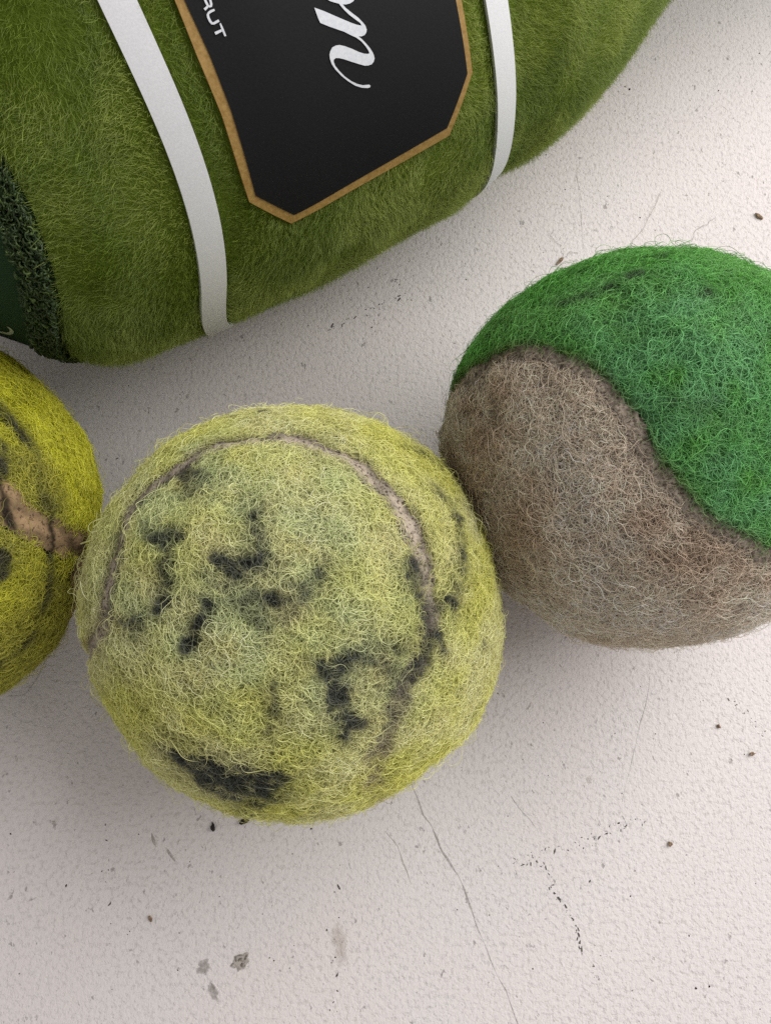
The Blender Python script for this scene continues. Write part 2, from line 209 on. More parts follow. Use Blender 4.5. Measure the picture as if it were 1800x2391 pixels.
# ------------------------------------------------------------------ materials
def new_mat(name):
    m = bpy.data.materials.new(name); m.use_nodes = True; nt = m.node_tree; nt.nodes.clear()
    out = nt.nodes.new('ShaderNodeOutputMaterial'); return m, nt, out
def node(nt, kind, **kw):
    n = nt.nodes.new(kind)
    for k, v in kw.items():
        if k in n.inputs: n.inputs[k].default_value = v
        else: setattr(n, k, v)
    return n
def fibre_material(name, translucency=.3, gloss=.08):
    m, nt, out = new_mat(name)
    at = node(nt, 'ShaderNodeAttribute', attribute_name='col')
    d = node(nt, 'ShaderNodeBsdfDiffuse'); t = node(nt, 'ShaderNodeBsdfTranslucent'); g = node(nt, 'ShaderNodeBsdfGlossy', Roughness=.45)
    mx = node(nt, 'ShaderNodeMixShader', Fac=translucency); m2 = node(nt, 'ShaderNodeMixShader', Fac=gloss)
    g.inputs['Color'].default_value = (.8, .8, .75, 1)
    L = nt.links.new
    L(at.outputs['Color'], d.inputs['Color']); L(at.outputs['Color'], t.inputs['Color'])
    L(d.outputs[0], mx.inputs[1]); L(t.outputs[0], mx.inputs[2]); L(mx.outputs[0], m2.inputs[1]); L(g.outputs[0], m2.inputs[2])
    L(m2.outputs[0], out.inputs['Surface']); return m
def felt_material(name):
    m, nt, out = new_mat(name); L = nt.links.new
    at = node(nt, 'ShaderNodeAttribute', attribute_name='col')
    tc = node(nt, 'ShaderNodeTexCoord')
    n1 = node(nt, 'ShaderNodeTexNoise', Scale=2600., Detail=3., Distortion=1.5)
    L(tc.outputs['Object'], n1.inputs['Vector'])
    bp = node(nt, 'ShaderNodeBump', Strength=.8, Distance=.0004); L(n1.outputs['Fac'], bp.inputs['Height'])
    b = node(nt, 'ShaderNodeBsdfPrincipled', Roughness=.95); b.inputs['Specular IOR Level'].default_value = .1
    L(at.outputs['Color'], b.inputs['Base Color']); L(bp.outputs[0], b.inputs['Normal']); L(b.outputs[0], out.inputs['Surface']); return m
def speckle_material(name, c1, c2, scale, rough=.85, bump=.5, dist=.0003, thresh=(.45, .6), spec=.25, detail=4., grime=False):
    m, nt, out = new_mat(name); L = nt.links.new
    tc = node(nt, 'ShaderNodeTexCoord'); n1 = node(nt, 'ShaderNodeTexNoise', Scale=scale, Detail=detail, Roughness=.65)
    L(tc.outputs['Object'], n1.inputs['Vector'])
    cr = node(nt, 'ShaderNodeValToRGB'); e = cr.color_ramp.elements
    e[0].position, e[0].color = thresh[0], (*c1, 1); e[1].position, e[1].color = thresh[1], (*c2, 1)
    L(n1.outputs['Fac'], cr.inputs['Fac'])
    bp = node(nt, 'ShaderNodeBump', Strength=bump, Distance=dist); L(n1.outputs['Fac'], bp.inputs['Height'])
    b = node(nt, 'ShaderNodeBsdfPrincipled', Roughness=rough); b.inputs['Specular IOR Level'].default_value = spec
    src = cr.outputs['Color']
    if grime:                                                   # ink and grime rubbed into the piece
        at = node(nt, 'ShaderNodeAttribute', attribute_name='col'); mu = node(nt, 'ShaderNodeMix', data_type='RGBA', blend_type='MULTIPLY'); mu.inputs[0].default_value = 1.0
        L(src, mu.inputs[6]); L(at.outputs['Color'], mu.inputs[7]); src = mu.outputs[2]
    L(src, b.inputs['Base Color']); L(bp.outputs[0], b.inputs['Normal']); L(b.outputs[0], out.inputs['Surface']); return m

def floor_material():
    m, nt, out = new_mat('painted_concrete'); L = nt.links.new
    tc = node(nt, 'ShaderNodeTexCoord')
    mp = node(nt, 'ShaderNodeMapping'); mp.inputs['Rotation'].default_value = (0, 0, math.radians(35)); mp.inputs['Scale'].default_value = (1.0, .8, 1)
    L(tc.outputs['Object'], mp.inputs['Vector'])
    def noise(scale, det, rough=.55, dist=0., src=mp):
        n = node(nt, 'ShaderNodeTexNoise', Scale=scale, Detail=det, Roughness=rough, Distortion=dist); L(src.outputs[0] if src is mp else tc.outputs['Object'], n.inputs['Vector']); return n
    def ramp(src, stops):
        r = node(nt, 'ShaderNodeValToRGB'); e = r.color_ramp.elements
        while len(e) < len(stops): e.new(.5)
        for el, (p, c) in zip(e, stops): el.position = p; el.color = (*c, 1) if isinstance(c, tuple) else (c, c, c, 1)
        L(src, r.inputs['Fac']); return r
    def mix(fac, a, b, mode='MIX'):
        x = node(nt, 'ShaderNodeMix', data_type='RGBA', blend_type=mode)
        for sock, v in ((x.inputs[0], fac), (x.inputs[6], a), (x.inputs[7], b)):
            if isinstance(v, float): sock.default_value = v
            elif isinstance(v, tuple): sock.default_value = (*v, 1)
            else: L(v, sock)
        return x.outputs[2]
    peel = noise(1250., 3., .6, .4)
    pits = noise(1000., 3.5, .62, .0, None)
    holes = noise(560., 3., .6, .2)
    patch = noise(60., 3., .6, 0., None)
    big = noise(14., 3., .5, 0., None)
    fine = noise(5200., 2., .6, 0., None)
    tint = ramp(big.outputs['Fac'], [(.35, (.705, .642, .628)), (.65, (.705, .662, .648))])
    pit = ramp(pits.outputs['Fac'], [(.30, 1.), (.50, 0.)])
    amount = ramp(patch.outputs['Fac'], [(.35, .14), (.70, .46)])
    pm = node(nt, 'ShaderNodeMath', operation='MULTIPLY'); L(pit.outputs['Color'], pm.inputs[0]); L(amount.outputs['Color'], pm.inputs[1])
    c = mix(pm.outputs[0], tint.outputs['Color'], (.37, .34, .325))
    hole = ramp(holes.outputs['Fac'], [(.285, .7), (.35, 0.)])
    c = mix(hole.outputs['Color'], c, (.27, .245, .235))
    rust = noise(420., 3., .7, .5, None); rr = ramp(rust.outputs['Fac'], [(.70, 0.), (.80, .28)])
    c = mix(rr.outputs['Color'], c, (.36, .27, .19))
    grain = ramp(fine.outputs['Fac'], [(.3, .93), (.7, 1.05)])
    c = mix(1.0, c, grain.outputs['Color'], 'MULTIPLY')
    a1 = node(nt, 'ShaderNodeMath', operation='MULTIPLY_ADD'); L(pit.outputs['Color'], a1.inputs[0]); a1.inputs[1].default_value = -.55; L(peel.outputs['Fac'], a1.inputs[2])
    a2 = node(nt, 'ShaderNodeMath', operation='MULTIPLY_ADD'); L(hole.outputs['Color'], a2.inputs[0]); a2.inputs[1].default_value = -.8; L(a1.outputs[0], a2.inputs[2])
    bp = node(nt, 'ShaderNodeBump', Strength=.5, Distance=.00034); L(a2.outputs[0], bp.inputs['Height'])
    b = node(nt, 'ShaderNodeBsdfPrincipled', Roughness=.62); b.inputs['Specular IOR Level'].default_value = .35
    L(c, b.inputs['Base Color']); L(bp.outputs[0], b.inputs['Normal']); L(b.outputs[0], out.inputs['Surface']); return m

M_fibre = fibre_material('wool_fibre', .12, .06); M_fur = fibre_material('plush_pile', .35, .05); M_felt = felt_material('felt_ground')
M_floor = floor_material()
M_seam = speckle_material('worn_rubber', (.09, .068, .05), (.49, .41, .32), 2200., .9, 1.0, .0005, (.38, .50), grime=True)
M_seam_brown = speckle_material('brown_rubber', (.08, .05, .028), (.34, .225, .125), 1700., .9, .7, .0003, (.36, .46), grime=True)
M_seam_dark = speckle_material('dirty_seam', (.10, .075, .055), (.42, .35, .28), 2000., .95, .8, .0004, (.38, .6), grime=True)
M_band = speckle_material('white_ribbon', (.60, .60, .61), (.66, .66, .67), 4000., .6, .12, .0001, (.4, .6), .3)
M_black = speckle_material('black_satin_print', (.005, .005, .006), (.008, .0075, .009), 3500., .7, .2, .0001, (.4, .6), .2)
M_gold = speckle_material('gold_print', (.27, .155, .038), (.38, .235, .075), 1800., .6, .25, .0001, (.35, .65), .35)
M_print = speckle_material('white_print', (.60, .62, .66), (.68, .69, .72), 2500., .6, .1, .0001, (.4, .6), .3)
M_base_print = speckle_material('faded_print', (.30, .34, .28), (.42, .45, .38), 2500., .8, .2, .0001, (.4, .6), .2)
M_dirt = speckle_material('dark_dirt', (.012, .010, .009), (.05, .04, .033), 3000., .9)
M_crack = speckle_material('crack_grime', (.05, .045, .042), (.22, .20, .19), 2500., .95)
M_line = speckle_material('shallow_scratch', (.33, .305, .29), (.48, .445, .43), 1500., .9)
M_brown = speckle_material('brown_chip', (.19, .125, .08), (.36, .26, .18), 2500., .9)
M_chip = speckle_material('exposed_concrete', (.05, .04, .025), (.44, .40, .36), 1500., .95, .8, .0004, (.33, .52))
M_warm = speckle_material('warm_stain', (.47, .395, .33), (.62, .57, .53), 900., .8, .3)
M_stain = speckle_material('grey_stain', (.34, .31, .29), (.52, .48, .46), 1200., .8, .4)

def worn_edge(m, lo, hi):
    """let a stain thin out to nothing at its rim, in patches"""
    nt = m.node_tree; L = nt.links.new; b = next(n for n in nt.nodes if n.type == 'BSDF_PRINCIPLED'); out = next(n for n in nt.nodes if n.type == 'OUTPUT_MATERIAL')
    at = node(nt, 'ShaderNodeAttribute', attribute_name='col'); tc = node(nt, 'ShaderNodeTexCoord'); nz = node(nt, 'ShaderNodeTexNoise', Scale=1900., Detail=4., Roughness=.7); L(tc.outputs['Object'], nz.inputs['Vector'])
    ad = node(nt, 'ShaderNodeMath', operation='ADD'); L(at.outputs['Fac'], ad.inputs[0]); L(nz.outputs['Fac'], ad.inputs[1])
    mr = node(nt, 'ShaderNodeMapRange'); mr.inputs['From Min'].default_value = lo; mr.inputs['From Max'].default_value = hi; L(ad.outputs[0], mr.inputs['Value'])
    tr = node(nt, 'ShaderNodeBsdfTransparent'); mx = node(nt, 'ShaderNodeMixShader'); L(mr.outputs[0], mx.inputs['Fac']); L(tr.outputs[0], mx.inputs[1]); L(b.outputs[0], mx.inputs[2]); L(mx.outputs[0], out.inputs['Surface'])
M_smear = speckle_material('grey_smear', (.30, .27, .25), (.48, .44, .42), 1500., .8, .4)
worn_edge(M_chip, .8, 1.5); worn_edge(M_smear, .85, 1.9); worn_edge(M_warm, 1.0, 2.6)

def cloth_material():
    m, nt, out = new_mat('green_woven_cloth'); L = nt.links.new
    uv = node(nt, 'ShaderNodeUVMap')
    w1 = node(nt, 'ShaderNodeTexWave', Scale=900., Distortion=.6); w1.bands_direction = 'X'
    w2 = node(nt, 'ShaderNodeTexWave', Scale=900., Distortion=.6); w2.bands_direction = 'Y'
    L(uv.outputs[0], w1.inputs['Vector']); L(uv.outputs[0], w2.inputs['Vector'])
    mu = node(nt, 'ShaderNodeMath', operation='MULTIPLY'); L(w1.outputs['Fac'], mu.inputs[0]); L(w2.outputs['Fac'], mu.inputs[1])
    cr = node(nt, 'ShaderNodeValToRGB'); e = cr.color_ramp.elements
    e[0].color = (.014, .040, .016, 1); e[1].color = (.035, .085, .036, 1); L(mu.outputs[0], cr.inputs['Fac'])
    bp = node(nt, 'ShaderNodeBump', Strength=.8, Distance=.0003); L(mu.outputs[0], bp.inputs['Height'])
    b = node(nt, 'ShaderNodeBsdfPrincipled', Roughness=.85); b.inputs['Specular IOR Level'].default_value = .2
    L(cr.outputs['Color'], b.inputs['Base Color']); L(bp.outputs[0], b.inputs['Normal']); L(b.outputs[0], out.inputs['Surface']); return m
M_cloth = cloth_material()

# ------------------------------------------------------------------ floor
floor = mesh_obj('floor', [(-.7, -.6, 0), (.7, -.6, 0), (.7, .9, 0), (-.7, .9, 0)], [[0, 1, 2, 3]], M_floor, None, False)
prop(floor, 'white painted concrete floor with pits, cracks and specks', 'floor', kind='structure')

def fleck(V, F, x, y, size, aspect, ang, h, r, sides=7):
    """a low irregular crumb lying on the floor, added to V, F"""
    n0 = len(V); ca, sa = math.cos(ang), math.sin(ang)
    for ring, (sc, z) in enumerate(((1.0, .00001), (.72, h * .8))):
        for i in range(sides):
            a = 2 * math.pi * i / sides; q = sc * size * (.55 + .75 * r.random())
            px, py = q * math.cos(a) * aspect, q * math.sin(a)
            V.append((x + px * ca - py * sa, y + px * sa + py * ca, z))
    V.append((x, y, h))
    for i in range(sides):
        j = (i + 1) % sides
        F.append([n0 + i, n0 + j, n0 + sides + j, n0 + sides + i]); F.append([n0 + sides + i, n0 + sides + j, n0 + 2 * sides])
def along(path, step, jitter, r):
    p = np.array(path); out = []
    for a, b in zip(p[:-1], p[1:]):
        n = max(1, int(np.linalg.norm(b - a) / step)); ang = math.atan2(b[1] - a[1], b[0] - a[0])
        for i in range(n):
            q = a + (b - a) * (i + r.random()) / n + r.normal(0, jitter, 2); out.append((q[0], q[1], ang + r.normal(0, .5)))
    return out
r_ = np.random.default_rng(3)
for k, path in enumerate(CRACK_DOTS):
    V, F = [], []
    thin = k in (3, 4)
    for x, y, a in along(path, .0005 if not thin else .0012, .00022 if k in (0, 2) else .0006, r_):
        fleck(V, F, x, y, (abs(r_.normal(.00006, .00007)) + .00004) * (1.05 if k == 0 else .8), r_.uniform(1.0, 3.6), a + r_.normal(0, .4), .00003, r_)
    prop(mesh_obj('crack', V, F, M_crack, floor), kind='stuff')
def groove(name, path, width, mat):
    p = np.array(path); q = []
    for a, b in zip(p[:-1], p[1:]):
        n = max(2, int(np.linalg.norm(b - a) / .0006))
        for i in range(n): q.append(a + (b - a) * i / n)
    q = np.array(q); w = Waves(len(path), 900, 8, 2); z3_ = np.c_[q, np.zeros(len(q))]
    tn = np.gradient(q, axis=0); tn /= np.linalg.norm(tn, axis=1)[:, None]; nn = np.c_[-tn[:, 1], tn[:, 0]]
    q = q + nn * (w(z3_) * width * .35)[:, None]
    ww = width * np.sin(np.linspace(.12, math.pi - .12, len(q)))[:, None] ** .6 * np.clip(.6 + .55 * w(z3_ + 3.1), .12, 1.5)[:, None]
    V = np.vstack([np.c_[q + nn * ww / 2, np.full(len(q), .000012)], np.c_[q, np.full(len(q), .00003)], np.c_[q - nn * ww / 2, np.full(len(q), .000012)]]); n = len(q)
    F = [[i, i + 1, n + i + 1, n + i] for i in range(n - 1)] + [[n + i, n + i + 1, 2 * n + i + 1, 2 * n + i] for i in range(n - 1)]
    return mesh_obj(name, V, F, mat, floor)
for p in SCRATCH: groove('scratch', p, .00030, M_line)
for p in HAIRLINE: groove('scratch', p, .00018, M_line)
for p in GOUGE: groove('gouge', p, .0007, M_stain)
V, F = [], []
for x, y, s in SPECK: fleck(V, F, x, y, s * .00034, r_.uniform(.8, 1.7), r_.uniform(0, 3.1), s * .00025, r_)
n_rand = 100
xs = r_.uniform(-.085, .105, n_rand); ys = r_.uniform(-.07, .16, n_rand)
for x, y in zip(xs, ys): fleck(V, F, x, y, abs(r_.normal(.00007, .00004)) + .00003, r_.uniform(.8, 2.2), r_.uniform(0, 3.1), .00005, r_, 5)
prop(mesh_obj('dirt_specks', V, F, M_dirt), 'tiny dark dirt specks scattered over the white floor', 'dirt', kind='stuff')
def blotch(name, c, size, aspect, ang, mat, seed, dish=0.0):
    """an irregular flake or shallow dish in the paint"""
    r = np.random.default_rng(seed); V, F = [(c[0], c[1], .00003 - 0)], []; n = 22; ca, sa = math.cos(ang), math.sin(ang)
    outl = 1 + .28 * np.array([math.sin(2 * 2 * math.pi * i / n + 1.3 * seed) * .5 + math.sin(5 * 2 * math.pi * i / n + seed) * .4 for i in range(n)]) + r.normal(0, .10, n)
    A = [1.0]
    for sc, z, fade in ((.5, .00004, .95), (.85, .00005 + dish, .6 if not dish else .9), (1.12, .00001, 0.0)):
        for i in range(n):
            a = 2 * math.pi * i / n; q = size * outl[i] * sc; px, py = q * math.cos(a) * aspect, q * math.sin(a)
            V.append((c[0] + px * ca - py * sa, c[1] + px * sa + py * ca, z + abs(r.normal(0, dish * .2)))); A.append(fade)
    for i in range(n):
        j = (i + 1) % n; F.append([0, 1 + i, 1 + j])
        for k in (0, 1): F.append([1 + k * n + i, 1 + (k + 1) * n + i, 1 + (k + 1) * n + j, 1 + k * n + j])
    return mesh_obj(name, V, F, mat, floor, True, np.repeat(np.array(A)[:, None], 3, 1))
blotch('paint_chip', SPOT['crater'], .0013, 1.5, .35, M_chip, 4, .00016)
blotch('stain', SPOT['stain'], .0013, 1.2, .2, M_smear, 9)
blotch('stain', SPOT['stain2'], .0048, .35, .05, M_warm, 12)
blotch('stain', SPOT['stain3'], .0009, .8, .4, M_warm, 15)
blotch('stain', SPOT['greystain'], .0009, 2.0, -1.1, M_smear, 6)

# ------------------------------------------------------------------ tennis balls
_b = bmesh.new(); bmesh.ops.create_icosphere(_b, subdivisions=7, radius=1.0)
_b.verts.ensure_lookup_table(); ICO_V = unit(np.array([v.co[:] for v in _b.verts])); ICO_F = np.array([[v.index for v in f.verts] for f in _b.faces]); _b.free()

def close_curve(pts, per=14):
    p = unit(np.array(pts)); n = len(p); out = []
    for i in range(n):
        p0, p1, p2, p3 = p[i - 1], p[i], p[(i + 1) % n], p[(i + 2) % n]
        for t in np.arange(per) / per:
            out.append(.5 * ((2 * p1) + (-p0 + p2) * t + (2 * p0 - 5 * p1 + 4 * p2 - p3) * t ** 2 + (-p0 + 3 * p1 - 3 * p2 + p3) * t ** 3))
    return unit(np.array(out))
def seam_distance(u, curve, R):
    """signed distance (m) along the sphere to the closed seam, and nearest sample index"""
    sd = np.empty(len(u)); idx = np.empty(len(u), int)
    tang = unit(np.roll(curve, -1, 0) - np.roll(curve, 1, 0)); side = np.cross(curve, tang)
    for a in range(0, len(u), 20000):
        q = u[a:a + 20000]; dot = q @ curve.T; i = dot.argmax(1)
        along_ = np.einsum('ij,ij->i', q - curve[i], tang[i]); perp = q - curve[i] - along_[:, None] * tang[i]
        sgn = np.sign(np.einsum('ij,ij->i', perp, side[i])); sd[a:a + 20000] = sgn * np.linalg.norm(perp, axis=1) * R; idx[a:a + 20000] = i
    return sd, idx
def ink_mask(u, strokes, R, seed):
    w1 = Waves(seed, 45, 14, 3); jit = w1(u); out = np.zeros(len(u))
    for pts, width, strength in strokes:
        p = unit(np.array(pts)); d = np.full(len(u), 9.0)
        near = (u @ unit(p.mean(0))) > .72
        q = u[near]; dn = np.full(len(q), 9.0)
        for a, b in zip(p[:-1], p[1:]):
            ab = b - a; t = np.clip(((q - a) @ ab) / max(ab @ ab, 1e-9), 0, 1); dn = np.minimum(dn, np.linalg.norm(q - a - t[:, None] * ab, axis=1))
        d[near] = dn
        h = width * .00118 / R * .53 * (1 + .24 * jit)
        out = np.maximum(out, strength * (1 - smooth(.40, 1.45, d / np.maximum(h, 1e-4))))
        out = np.maximum(out, .34 * strength * (1 - smooth(.6, 2.9, d / np.maximum(h, 1e-4))))   # rubbed-out halo
    return out
def blob(u, centres, spread):
    c = unit(np.array(centres)); return np.exp(-((1 - u @ c.T) / (spread ** 2 / 2))).max(1)

CUBE = 240
def cube_dirs():
    g = (np.arange(CUBE) + .5) / CUBE * 2 - 1; A, B = np.meshgrid(g, g, indexing='ij'); one = np.ones_like(A); out = []
    for ax in range(3):
        for sg in (1, -1):
            v = [None] * 3; v[ax] = one * sg; v[(ax + 1) % 3] = A; v[(ax + 2) % 3] = B; out.append(np.stack(v, -1).reshape(-1, 3))
    return unit(np.vstack(out))
def cube_index(u):
    ax = np.abs(u).argmax(1); i = np.arange(len(u)); m = u[i, ax]; a = u[i, (ax + 1) % 3] / np.abs(m); b = u[i, (ax + 2) % 3] / np.abs(m)
    f = ax * 2 + (m < 0); q = lambda x: np.clip(((x + 1) / 2 * CUBE).astype(int), 0, CUBE - 1)
    return (f * CUBE + q(a)) * CUBE + q(b)
CUBE_U = cube_dirs()

def tennis_ball(name, pos, bumps, seam_pts, seam_width, ink, colour, seam_mat, n_fibres, seed, lump, planes, cover, curl=1.0, fuzz=1.0, seam_rise=0.0):
    x, y, Rfull = pos; fz = .0008; R = Rfull - fz
    root = empty(name, (x, y, 0)); centre = np.array([0, 0, Rfull - .0002])
    curve = close_curve(seam_pts); wl = Waves(seed, 5, 12, 2); wf = Waves(seed + 1, 22, 16, 3)
    bd = np.array([b[:3] for b in bumps]); ba = np.array([b[3] for b in bumps]) * .001
    def radius(u):
        w = np.exp(-(1 - u @ bd.T) / .03); den = w.sum(1); amp = (w @ ba) / np.maximum(den, 1e-9) * np.clip(den, 0, 1)
        r = R + amp * .8 + wl(u) * lump + wf(u) * .00013
        for n, lim in planes:                                   # pressed flat where the balls touch
            k = u @ np.array(n); r = np.where(k > .3, np.minimum(r, lim / np.maximum(k, .3)), r)
        return r
    def sides(u, side):
        sd, idx = seam_distance(u, curve, R); return sd * side, idx
    w = seam_width
    ids = ICO_F; v_sd, v_idx = seam_distance(ICO_V, curve, R); v_r = radius(ICO_V); f_sd = v_sd[ids].mean(1)
    vcol_ink = ink_mask(ICO_V, ink, R, seed + 5)
    for side in (1, -1):
        keep = ids[f_sd * side > -w * .45]; used, inv = np.unique(keep, return_inverse=True); faces = inv.reshape(-1, 3)
        d = v_sd[used] * side
        dip = (1 - smooth(.15 * w, 1.3 * w, d)) * .0011
        P = centre + ICO_V[used] * (v_r[used] - dip)[:, None]
        col = colour(ICO_V[used], d, side, vcol_ink[used]) * .34  # ground colour darkened to paint in shade between the fibres
        mesh_obj('felt_panel', P, faces, M_felt, root, True, col)
    keep = ids[np.abs(f_sd) < 1.15 * w]; used, inv = np.unique(keep, return_inverse=True)
    P = centre + ICO_V[used] * (v_r[used] - .00015 + seam_rise + .00012 * wf(ICO_V[used] * 2.1))[:, None]
    grime = np.clip(1 - vcol_ink[used] * .9, .08, 1) * (1 - .42 * smooth(.30 * w, .62 * w, np.abs(v_sd[used]) + .25 * w * wf(ICO_V[used] * 1.7)))
    seam_o = mesh_obj('seam', P, inv.reshape(-1, 3), seam_mat, root, True, np.repeat(grime[:, None], 3, 1))
    # wool fibres, each lying curled over the felt
    r = np.random.default_rng(seed + 11)
    u = unit(r.normal(size=(int(n_fibres * 1.5), 3)))
    thin = np.where(u[:, 2] < -.55, .25, 1.0); u = u[r.random(len(u)) < thin][:n_fibres]
    sd, idx = seam_distance(u, curve, R)
    cov_all = cov = cover(np.arange(len(curve)) / 14.0)[idx]
    pore = Waves(seed + 21, 135, 26, 2)(u) + .35 * wf(u)
    keep = ((np.abs(sd) > w * .62) | (r.random(len(u)) < cov)) & (r.random(len(u)) < .05 + .95 * smooth(-.75, .40, pore)); u, sd, idx, pore = u[keep], sd[keep], idx[keep], pore[keep]
    n = len(u); K = 9
    rad0 = radius(u) - (1 - smooth(.3 * w, 1.3 * w, np.abs(sd))) * .0004
    long_ = r.random(n) < .018
    mid = r.random(n) < .30; Lf = np.where(long_, r.uniform(.005, .010, n), np.where(mid, r.uniform(.0022, .0044, n), r.uniform(.0010, .0024, n))) * curl
    ds = Lf / (K - 1)
    t = unit(np.cross(u, r.normal(size=(n, 3))))
    tight = np.where(mid | long_, 1.0, 1.8); k0 = r.normal(0, 330, n) * tight / curl; k1 = r.uniform(400, 1700, n) * tight / curl; ph = r.uniform(0, 6.28, n); fq = r.uniform(.5, 1.4, n)
    h0 = r.triangular(-.00035, .00010, .00075, n) * fuzz + np.clip(pore, -1, 1) * .00018; amp = np.abs(r.normal(0, .00020, n)) * fuzz; amp = np.where(long_, r.uniform(.0002, .0014, n) * fuzz, amp)
    hp = r.uniform(0, 6.28, n); hf = r.uniform(.5, 1.1, n)
    pts = np.empty((n, K, 3)); uu = u.copy()
    for k in range(K):
        s = k / (K - 1)
        h = h0 + amp * math.sin(math.pi * s) * (1 + .5 * np.sin(hp + hf * k)) - .00012 * (1 - math.sin(math.pi * s))
        pts[:, k] = centre + uu * (rad0 + h)[:, None]
        kap = k0 + k1 * np.sin(ph + fq * k); a = np.clip(kap * ds, -1.2, 1.2)
        nrm = np.cross(uu, t); t = t * np.cos(a)[:, None] + nrm * np.sin(a)[:, None]
        uu = unit(uu + t * (ds / R)[:, None]); t = unit(t - np.einsum('ij,ij->i', t, uu)[:, None] * uu)
    pts[:, :, 2] = np.maximum(pts[:, :, 2], .00003)
    # colour of the felt under every point of every fibre, looked up on a cube map of the ball
    m_sd, m_idx = seam_distance(CUBE_U, curve, R); m_ink = ink_mask(CUBE_U, ink, R, seed + 5)
    m_col = np.where((m_sd > 0)[:, None], colour(CUBE_U, np.abs(m_sd), 1, m_ink), colour(CUBE_U, np.abs(m_sd), -1, m_ink))
    li = cube_index((pts - centre).reshape(-1, 3)).reshape(n, K)
    cross = np.abs(m_sd[li]).min(1) < w * .5
    stay = ~cross | (r.random(n) < cov_all[keep] ** 1.3)
    own = r.random(n) < .08
    c = m_col[li] * .88 + m_col[li[:, :1]] * .12; c[own] = m_col[li[own][:, :1]] * .8 + c[own] * .2
    c = c * np.exp(np.clip(r.normal(-.02, .27, n), -.7, .42))[:, None, None]
    pts, c = pts[stay], c[stay]; n = len(pts)
    base = r.uniform(.000019, .000033, n)
    prof = np.array([.8, 1, 1, 1, 1, 1, 1, .85, .45])
    strands('felt_fibres', pts, base[:, None] * prof, np.clip(c, .002, .85), M_fibre, root)
    return root

def mixc(a, b, f): return np.asarray(a) * (1 - f)[:, None] + np.asarray(b) * f[:, None]
def C(*v): return np.array(v)
# centre ball: faded yellow-green with smudged black ink
_n1, _n2, _n3 = Waves(71, 9, 14, 2), Waves(72, 26, 16, 2), Waves(73, 70, 20, 2)
def colour_c(u, d, side, ink):
    f = np.clip(.5 + .35 * _n1(u) + .22 * _n2(u), 0, 1)
    col = mixc(C(.83, .79, .36), C(.75, .73, .18), f)
    g = np.clip(blob(u, TONE_C, .42) * (.75 + .3 * _n2(u)), 0, 1); col = mixc(col, C(.66, .74, .40), g * .75)
    e = (1 - smooth(.0008, .0032, d)); col = mixc(col, C(.36, .30, .20), e * np.clip(.45 + .4 * _n2(u), 0, .8))
    s = np.clip(ink * (1 + .25 * _n3(u)), 0, 1); return mixc(col, C(.030, .034, .040), s * .96)
_g1, _g2 = Waves(81, 8, 14, 2), Waves(82, 28, 16, 2)
def colour_g(u, d, side, ink):
    if side == GREEN_SIDE:
        f = np.clip(.5 + .4 * _g1(u) + .2 * _g2(u), 0, 1); col = mixc(C(.11, .37, .055), C(.17, .45, .10), f)
        g = np.clip(blob(u, TONE_G, .4) * (.8 + .3 * _g2(u)), 0, 1); col = mixc(col, C(.165, .45, .19), g * .7)
        e = (1 - smooth(.0006, .0026, d)); col = mixc(col, C(.16, .17, .07), e * .7)
    else:
        f = np.clip(.5 + .35 * _g1(u) + .2 * _g2(u), 0, 1); col = mixc(C(.75, .63, .50), C(.88, .77, .64), f)
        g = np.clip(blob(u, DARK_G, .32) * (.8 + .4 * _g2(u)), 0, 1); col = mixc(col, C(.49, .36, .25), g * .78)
        e = (1 - smooth(.0006, .0026, d)); col = mixc(col, C(.33, .27, .20), e * .6)
    return mixc(col, C(.02, .022, .018), np.clip(ink, 0, 1) * .92)
_l1, _l2 = Waves(91, 8, 14, 2), Waves(92, 28, 16, 2)
def colour_l(u, d, side, ink):
    f = np.clip(.5 + .4 * _l1(u) + .2 * _l2(u), 0, 1); col = mixc(C(.60, .59, .028), C(.69, .67, .05), f)
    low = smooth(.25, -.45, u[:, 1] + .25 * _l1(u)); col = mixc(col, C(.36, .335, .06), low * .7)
    return mixc(col, C(.022, .022, .026), np.clip(ink * (1 + .2 * _l2(u)), 0, 1) * .93)

pc, pg, pl = np.array(BALL_C[:2]), np.array(BALL_G[:2]), np.array(BALL_L[:2])
n_cg = unit(np.array([*(pg - pc), 0.0])); d_cg = np.linalg.norm(pg - pc)
curve_g = close_curve(SEAM_G); GREEN_SIDE = int(np.sign(seam_distance(np.array([[.1, .6, .79]]), curve_g, 1.0)[0][0]))
ball = tennis_ball('tennis_ball', BALL_C, BUMP_C, SEAM_C, .0017, INK_C, colour_c, M_seam, 260000, 100, .00030, [(n_cg, d_cg * .498)],
    lambda i: np.where((i > 19.5) & (i < 27), .85, np.where((i > 16.5) & (i <= 19.5), .55, np.where(i < 1.2, .35, .07))))
prop(ball, 'fuzzy yellow-green tennis ball with smudged black ink marks in the middle', 'tennis ball', 'worn tennis balls')
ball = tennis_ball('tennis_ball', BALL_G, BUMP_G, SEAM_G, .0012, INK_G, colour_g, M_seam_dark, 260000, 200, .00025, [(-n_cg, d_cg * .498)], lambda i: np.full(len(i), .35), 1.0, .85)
prop(ball, 'two-tone tennis ball, green felt above and grey-brown felt below', 'tennis ball', 'worn tennis balls')
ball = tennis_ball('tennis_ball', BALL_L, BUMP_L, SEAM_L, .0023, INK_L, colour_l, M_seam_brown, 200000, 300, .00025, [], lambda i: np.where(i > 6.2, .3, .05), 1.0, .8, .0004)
prop(ball, 'bright mustard-yellow tennis ball with wide cracked brown seam, cut off at the left', 'tennis ball', 'worn tennis balls')

